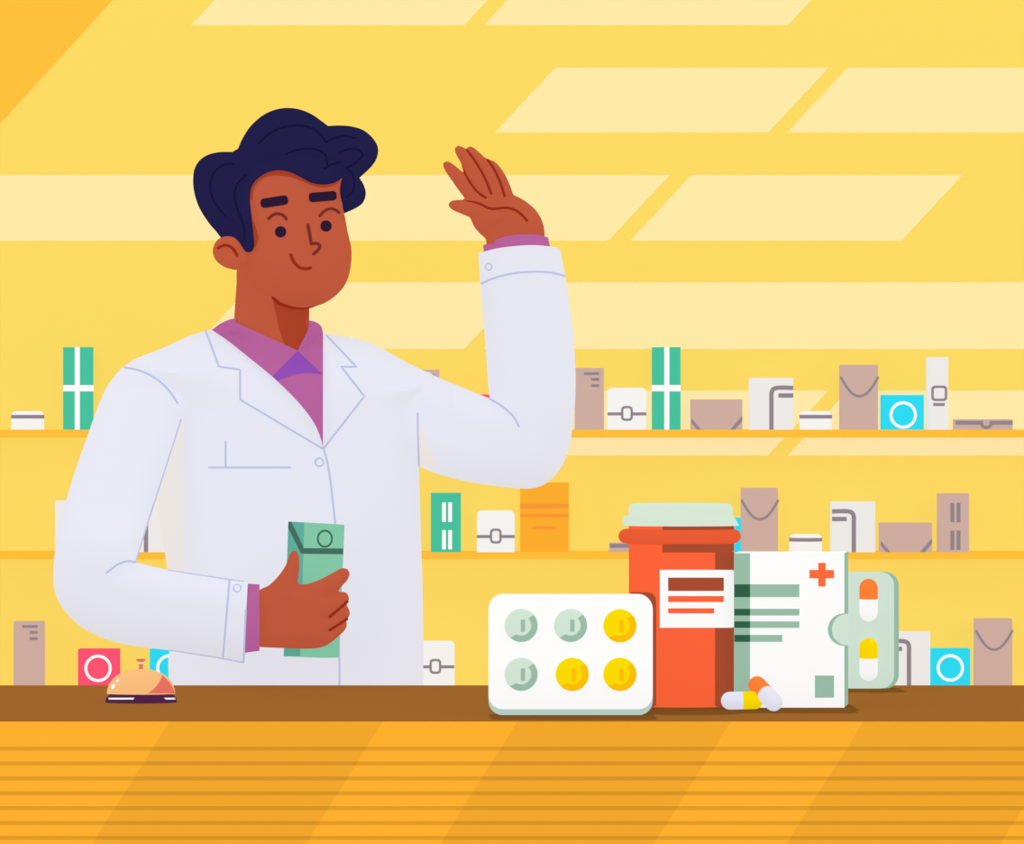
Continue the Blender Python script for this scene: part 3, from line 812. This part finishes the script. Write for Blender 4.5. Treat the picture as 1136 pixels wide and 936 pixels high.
# coat body
coat_pts = [(137.1, 407.2, 1), (148.1, 398.8), (162.9, 393.2), (187.5, 382.8), (212, 371.8), (228, 366.9), (235, 365.9, 1), (262, 372, 1), (330, 394, 1), (345, 378, 1), (357.8, 370, 1), (382.4, 373.1), (401.6, 377.4), (419.8, 384.4), (448.9, 400.6), (469.1, 410.6), (480, 415.6), (480, 440), (464, 457, 1), (464.6, 500), (465, 520), (466, 560), (469.3, 677), (469.6, 760), (472, 900), (474, 1010, 1), (180, 1010, 1), (184, 900), (187, 760), (188, 722), (202, 690), (203.2, 640), (203, 550), (203, 466, 1), (190, 452), (165, 430)]
coat_poly = smooth_path(coat_pts)
torsoH = height_fn(coat_poly, .10, 70)
cb = MB(); inflate(cb, coat_pts, COAT, TY, .10, 70, 5)
coat = cb.build('lab_coat', person, True)
ls = MB()
inflate(ls, [(137.1, 406.7), (126, 418.5), (116.2, 433.2), (108.8, 450.4), (96.5, 484.8), (84.2, 519.2), (73.9, 553), (66.7, 579.4), (61.4, 608.8), (59.2, 635.5), (60, 651.6), (64.5, 666), (74.7, 681), (88.1, 693.6), (109.5, 705.6), (133.5, 713.4), (160.3, 718), (188.3, 721.2), (247.1, 730.9), (270.8, 735.9, 1), (272.5, 690, 1), (275, 645, 1), (254.6, 642.2), (186.2, 631.8), (150.4, 623.6, 1), (173.6, 550), (201.4, 464.7, 1), (215, 450), (222, 420), (215, 395), (195, 384), (175, 388.5), (155, 396)], COAT, yl, .042, 36, 5, skip=lambda x, y: x > 270.5 and y > 640)
lsl = ls.build('coat_sleeve', person, True)
rs = MB()
inflate(rs, [(415, 382.8, 1), (425.2, 387.5), (448.9, 400.6), (469.1, 410.6), (487, 418.9), (513.1, 429.8), (532.1, 437.5), (543.4, 442, 1), (542.6, 436.3), (540.4, 408.9), (538.1, 375.7), (535.7, 344.8), (532.9, 314.4), (530.4, 280.4, 1), (536.9, 279), (551.1, 275.5), (571.4, 272.9), (591.7, 271.8), (612, 273.5), (619.1, 274.9), (621.6, 276.9, 1), (627.2, 306.3), (631, 334), (635.5, 363.8), (637.9, 399.4), (638.6, 418.4), (637.9, 447), (634.3, 480.2), (629.6, 501.6), (622.5, 518.3), (611.8, 531.3), (601.1, 538.6), (586.8, 542), (570.2, 541.1), (546.4, 538.5), (522.6, 534.9), (498.9, 529.4), (479.8, 523.6), (464.9, 517, 1), (440, 500), (415, 450), (405, 410)], COAT, yr, .045, 36, 5, skip=lambda x, y: y < 281 and 530 < x < 621.6)
rsl = rs.build('coat_sleeve', person, True)

# shirt, collar and cuffs
SH = mat('B9639F')
shirt_pts = [(235, 365.8, 1), (245.6, 358.2), (254.2, 354.5), (261.2, 352.9, 1), (261, 357.5, 1), (330.3, 388.7, 1), (341.8, 365.6, 1), (342.9, 355.3, 1), (350.3, 357.1), (356.4, 362), (358.4, 370, 1), (358.2, 497.5, 1), (356.8, 489.6), (350.3, 472.5), (335.4, 451.1), (305.5, 420.8), (275.6, 396), (252.1, 377.4)]
sb = MB()
inflate(sb, shirt_pts, SH, TY, .001, 6, 5, base=lambda x, y: max(torsoH(x, y), neckH(x, y)), rim=.011, Tb=.02)
shirt = sb.build('shirt', person, True)
sy = ray_y(sb.bvh())
patch(MB(), smooth_path([(330.3, 389, 1), (357.9, 415, 1), (342.9, 413.7), (326.8, 415.4), (307.8, 422.6, 1), (302.6, 417.2, 1)]), mat('924FB8'), sy, .002, .004, 4).build('collar_inset', shirt)
inflate(MB(), [(275.7, 647.3, 1), (287.9, 648.1, 1), (287.9, 721.8, 1), (271.8, 724, 1), (262, 712, 1), (264, 662, 1)], SH, yl, .034, 30, 4, skip=lambda x, y: x > 287 or x < 272).build('shirt_cuff', person, True)
inflate(MB(), [(535.9, 272.3, 1), (549.1, 266.2), (563.3, 261.7), (579.5, 259.7), (595.8, 260.5), (607.9, 263.1, 1), (610.2, 273.5, 1), (603, 290, 1), (546, 292, 1), (537, 280, 1)], SH, yr, .036, 30, 4, skip=lambda x, y: (y < 268 and 537 < x < 607) or y > 288).build('shirt_cuff', person, True)

# seams, lapels, pocket, buttons follow the coat's surface
allb = MB()
for q in (cb, ls, rs, sb): allb.add(q.v, q.f, COAT)
cy_ = ray_y(allb.bvh())
sm = MB(); W = 2.1
stroke(sm, [(228.3, 367.2, 1), (242.9, 406.5, 1), (266.4, 409.9, 1), (266.4, 443.2, 1), (357.8, 497.5, 1)], W, LINE, cy_)
stroke(sm, [(362.5, 372.2, 1), (395.6, 406.9, 1), (378.5, 406.5, 1), (404.2, 439.4, 1), (358.9, 497.5, 1)], W, LINE, cy_)
sm.build('lapel_edges', coat, True)
sm = MB()
stroke(sm, [(358.9, 497.5), (362.7, 510.9), (367.4, 539.8), (369.7, 560), (371.9, 582), (375, 650), (376.5, 729.5), (376.6, 820), (377, 1000)], W, LINE, cy_, dense=6)
sm.build('front_opening', coat, True)
sm = MB()
stroke(sm, [(231.7, 518.4), (321.8, 518.4)], W, LINE, cy_); stroke(sm, [(250.3, 489.8), (250.3, 518)], W, LINE, cy_)
sm.build('chest_pocket', coat, True)
sm = MB(); stroke(sm, [(463.4, 458.5), (463.8, 485), (464.6, 516.5)], W, LINE, cy_); sm.build('side_seam', coat, True)
ring(MB(), 354.2, 512.6, 4.5, 4.5, 1.9, LINE, cy_).build('button', coat, True)
ly = ray_y(ls.bvh()); ry = ray_y(rs.bvh())
sm = MB()
stroke(sm, [(137.9, 407.2), (155.5, 411.1), (172.7, 419.7), (187.5, 433.2), (197, 447)], W, LINE, cy_)
stroke(sm, [(200.6, 465.4), (173, 551), (150.2, 622.5)], W, LINE, ly)
stroke(sm, [(118.2, 635.4), (125.5, 629.4), (133.5, 624.4), (142.9, 622.2), (150.4, 623.6)], W, LINE, ly)
stroke(sm, [(187, 632.6), (254.6, 643), (270, 645)], W, LINE, ly)
stroke(sm, [(254.6, 643), (247.3, 730)], W, LINE, ly)
stroke(sm, [(189, 720.6, 1), (247, 730, 1), (270.2, 734.6, 1), (271.6, 700, 1), (272.8, 676, 1)], W, LINE, ly)
sm.build('seam_lines', lsl, True)
ring(MB(), 263.1, 652.4, 4.0, 4.0, 1.9, LINE, ly).build('button', lsl, True)
sm = MB()
stroke(sm, [(543.9, 442.6), (555.9, 449.8), (567.8, 460), (573, 467.2), (575.4, 472.6)], W, LINE, ry)
sm.build('elbow_fold', rsl, True); sm = MB()
stroke(sm, [(533.8, 314.4), (551.1, 307.3), (571.4, 302.9), (591.7, 301.3), (612, 302.3), (626.5, 306)], W, LINE, ry)
sm.build('seam_lines', rsl, True)
ring(MB(), 542.4, 295.8, 3.6, 3.6, 1.9, LINE, ry).build('button', rsl, True)
# lining seen inside the arm openings
LN = mat('EFEAE6')
lm = MB()
shell(lm, [(201, 464), (204.5, 464), (204.5, 640), (187.5, 634), (185.6, 631), (173.6, 550), (170, 540), (176, 520)], LN, lambda x, y, d: TY - .0, lambda x, y, d: TY + .012, 20)
lm.build('coat_lining', coat); lm = MB()
patch(lm, [(464.6, 462), (473, 488), (487.5, 526), (475.5, 521.3), (464.8, 516.5)], LN, ry, .001, .003, 5)
lm.build('coat_lining', coat)
# trousers and shoes (behind the counter)
tr_ = MB()
for s in (-1, 1):
    tube(tr_, [Vector((-.29 + s * .085, 4.39, .95)), Vector((-.29 + s * .095, 4.385, .5)), Vector((-.29 + s * .1, 4.39, .11))], [.085, .072, .06], mat('3A3A55'), 20)
tr_.build('trousers', person, True)
for s in (-1, 1):
    q = MB(); tube(q, [Vector((-.29 + s * .1, 4.43, .045)), Vector((-.29 + s * .105, 4.36, .045)), Vector((-.29 + s * .115, 4.26, .034))], [.043, .044, .032], mat('3B2A2A'), 16)
    q.build('shoe', person, True)

# --- green carton in the hand
g0 = 4.142
gx = thing('medicine_carton', 'mint green flap-top carton held upright in the lower hand', 'box', at(350, 729, g0 + .02))
P = {}
tlf, blf = at(337.6, 579.3, g0), at(332.9, 727.6, g0)
trf, brf = at(382.3, 581.9, g0 + .024), at(375.8, 729.3, g0 + .024)
tls, bls = at(319.9, 578.3, g0 + .045), at(314.7, 727.9, g0 + .045)
tbk, bbk = tls + (trf - tlf), bls + (brf - blf)
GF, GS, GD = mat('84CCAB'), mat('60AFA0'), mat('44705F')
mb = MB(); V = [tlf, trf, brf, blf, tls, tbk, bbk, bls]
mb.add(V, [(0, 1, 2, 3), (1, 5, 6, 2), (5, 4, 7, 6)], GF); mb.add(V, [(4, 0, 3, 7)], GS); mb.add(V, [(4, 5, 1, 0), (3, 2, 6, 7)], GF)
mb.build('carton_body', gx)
gy = ray_y(mb.bvh())
q = MB()
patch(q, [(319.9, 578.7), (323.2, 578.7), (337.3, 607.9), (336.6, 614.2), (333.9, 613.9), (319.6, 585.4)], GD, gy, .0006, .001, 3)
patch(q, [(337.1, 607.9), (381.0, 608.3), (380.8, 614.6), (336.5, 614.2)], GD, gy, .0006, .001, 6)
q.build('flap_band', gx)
ring(MB(), 360.3, 597.4, 7.9, 8.9, 2.3, GD, gy).build('ring_emblem', gx, True)

# ================================================================== LIGHT
w = bpy.data.worlds.new('World'); sc.world = w; w.use_nodes = True
bg = w.node_tree.nodes['Background']; bg.inputs[0].default_value = (1, 1, 1, 1); bg.inputs[1].default_value = 1.12

GA = .5 / (1 - SELF)
def only(light_obj, receivers, blockers, nm):
    rc = bpy.data.collections.new(nm + '_receivers'); bc = bpy.data.collections.new(nm + '_blockers')
    for o in receivers: rc.objects.link(o)
    for o in blockers: bc.objects.link(o)
    light_obj.light_linking.receiver_collection = rc
    light_obj.light_linking.blocker_collection = bc

def window_light(name, loc, plane_y, rowsets, slant, color, gain, receivers):
    """spot lamp whose beam is shaped into slanted window patches on a plane"""
    L = bpy.data.lights.new(name, 'SPOT'); L.energy = 1.0; L.color = (1, 1, 1)
    L.spot_size = math.radians(170); L.spot_blend = 0; L.shadow_soft_size = 0
    o = bpy.data.objects.new(name, L); col.objects.link(o); o.location = loc; o.rotation_euler = (math.pi / 2, 0, 0)
    L.use_nodes = True; nt = L.node_tree; nt.nodes.clear()
    N = nt.nodes.new; K = nt.links.new
    def M(op, a, b=None, c=None):
        n = N('ShaderNodeMath'); n.operation = op
        for i, q in enumerate((a, b, c)):
            if q is None: continue
            if isinstance(q, (int, float)): n.inputs[i].default_value = q
            else: K(q, n.inputs[i])
        return n.outputs[0]
    tc = N('ShaderNodeTexCoord'); sp = N('ShaderNodeSeparateXYZ'); K(tc.outputs['Normal'], sp.inputs[0])
    h = plane_y - loc[1]
    az = M('ABSOLUTE', sp.outputs[2])
    nz = M('MULTIPLY', sp.outputs[2], -1.0)
    x = M('MULTIPLY', M('DIVIDE', sp.outputs[0], nz), h)
    z = M('MULTIPLY', M('DIVIDE', sp.outputs[1], nz), h)
    s = F / plane_y
    px = M('ADD', M('MULTIPLY', x, s), CX + loc[0] * s)
    py = M('ADD', M('MULTIPLY', z, -s), CY - (loc[2] - CZ) * s)
    sl = M('ADD', px, M('MULTIPLY', py, slant))
    tot = None
    for (y0, y1, spans) in rowsets:
        r = M('MULTIPLY', M('GREATER_THAN', py, y0), M('LESS_THAN', py, y1))
        acc = None
        for (s0, s1) in spans:
            q = M('MULTIPLY', M('GREATER_THAN', sl, s0), M('LESS_THAN', sl, s1))
            acc = q if acc is None else M('ADD', acc, q)
        r = M('MULTIPLY', r, acc)
        tot = r if tot is None else M('ADD', tot, r)
    cos3 = M('POWER', az, 3.0)
    st = M('MULTIPLY', M('DIVIDE', tot, cos3), gain * h * h)
    em = N('ShaderNodeEmission'); em.inputs[0].default_value = (*color, 1); K(st, em.inputs[1])
    out = N('ShaderNodeOutputLight'); K(em.outputs[0], out.inputs[0])
    only(o, receivers, [floor], name)
    return o
k = .93
window_light('window_light_on_wall', (-1.2, 2.6, 2.9), WALL_Y, [
    (-45, 28, [(238, 541), (563, 900)]),
    (75, 147, [(685.7, 989), (1009.9, 1330)]),
    (194, 267, [(-400, 923.3), (947.3, 1248.3)]),
    (313, 387, [(573, 875), (896, 1560)]),
    (433, 505, [(1034, 1321.8), (1343.7, 1700)])], k, (.02, .16, 2.1), 78.0 * GA, [wall])
window_light('window_light_on_counter', (-.6, 1.2, 2.2), YC0, [
    (700, 1500, [(-900, 188 + .632*800), (425 + .632*800, 574 + .632*800), (811 + .632*800, 958 + .632*800), (1195 + .632*800, 1345 + .632*800)])], .632, (.13, .12, .06), 78.0 * GA, [cfront])

S = bpy.data.lights.new('shadow_sun', 'SUN'); S.energy = 3.4; S.angle = math.radians(2)  # added lamp, lights only the counter top so the goods cast shadows
so = bpy.data.objects.new('shadow_sun', S); col.objects.link(so); so.location = (0, 4, 3)
so.rotation_euler = Vector((.03, -.40, -1)).to_track_quat('-Z', 'Y').to_euler()
def tree(o): return [o] + [q for c in o.children for q in tree(c)]
only(so, [ctop], [q for t_ in cast for q in tree(t_) if q.type == 'MESH'], 'shadow_sun')

# ================================================================== CAMERA
cam = bpy.data.cameras.new('Camera'); co = bpy.data.objects.new('Camera', cam); col.objects.link(co)
cam.sensor_width = 36; cam.sensor_fit = 'HORIZONTAL'; cam.lens = F / 1136 * 36
co.location = (0, 0, CZ); co.rotation_euler = (math.pi / 2, 0, 0)
sc.camera = co
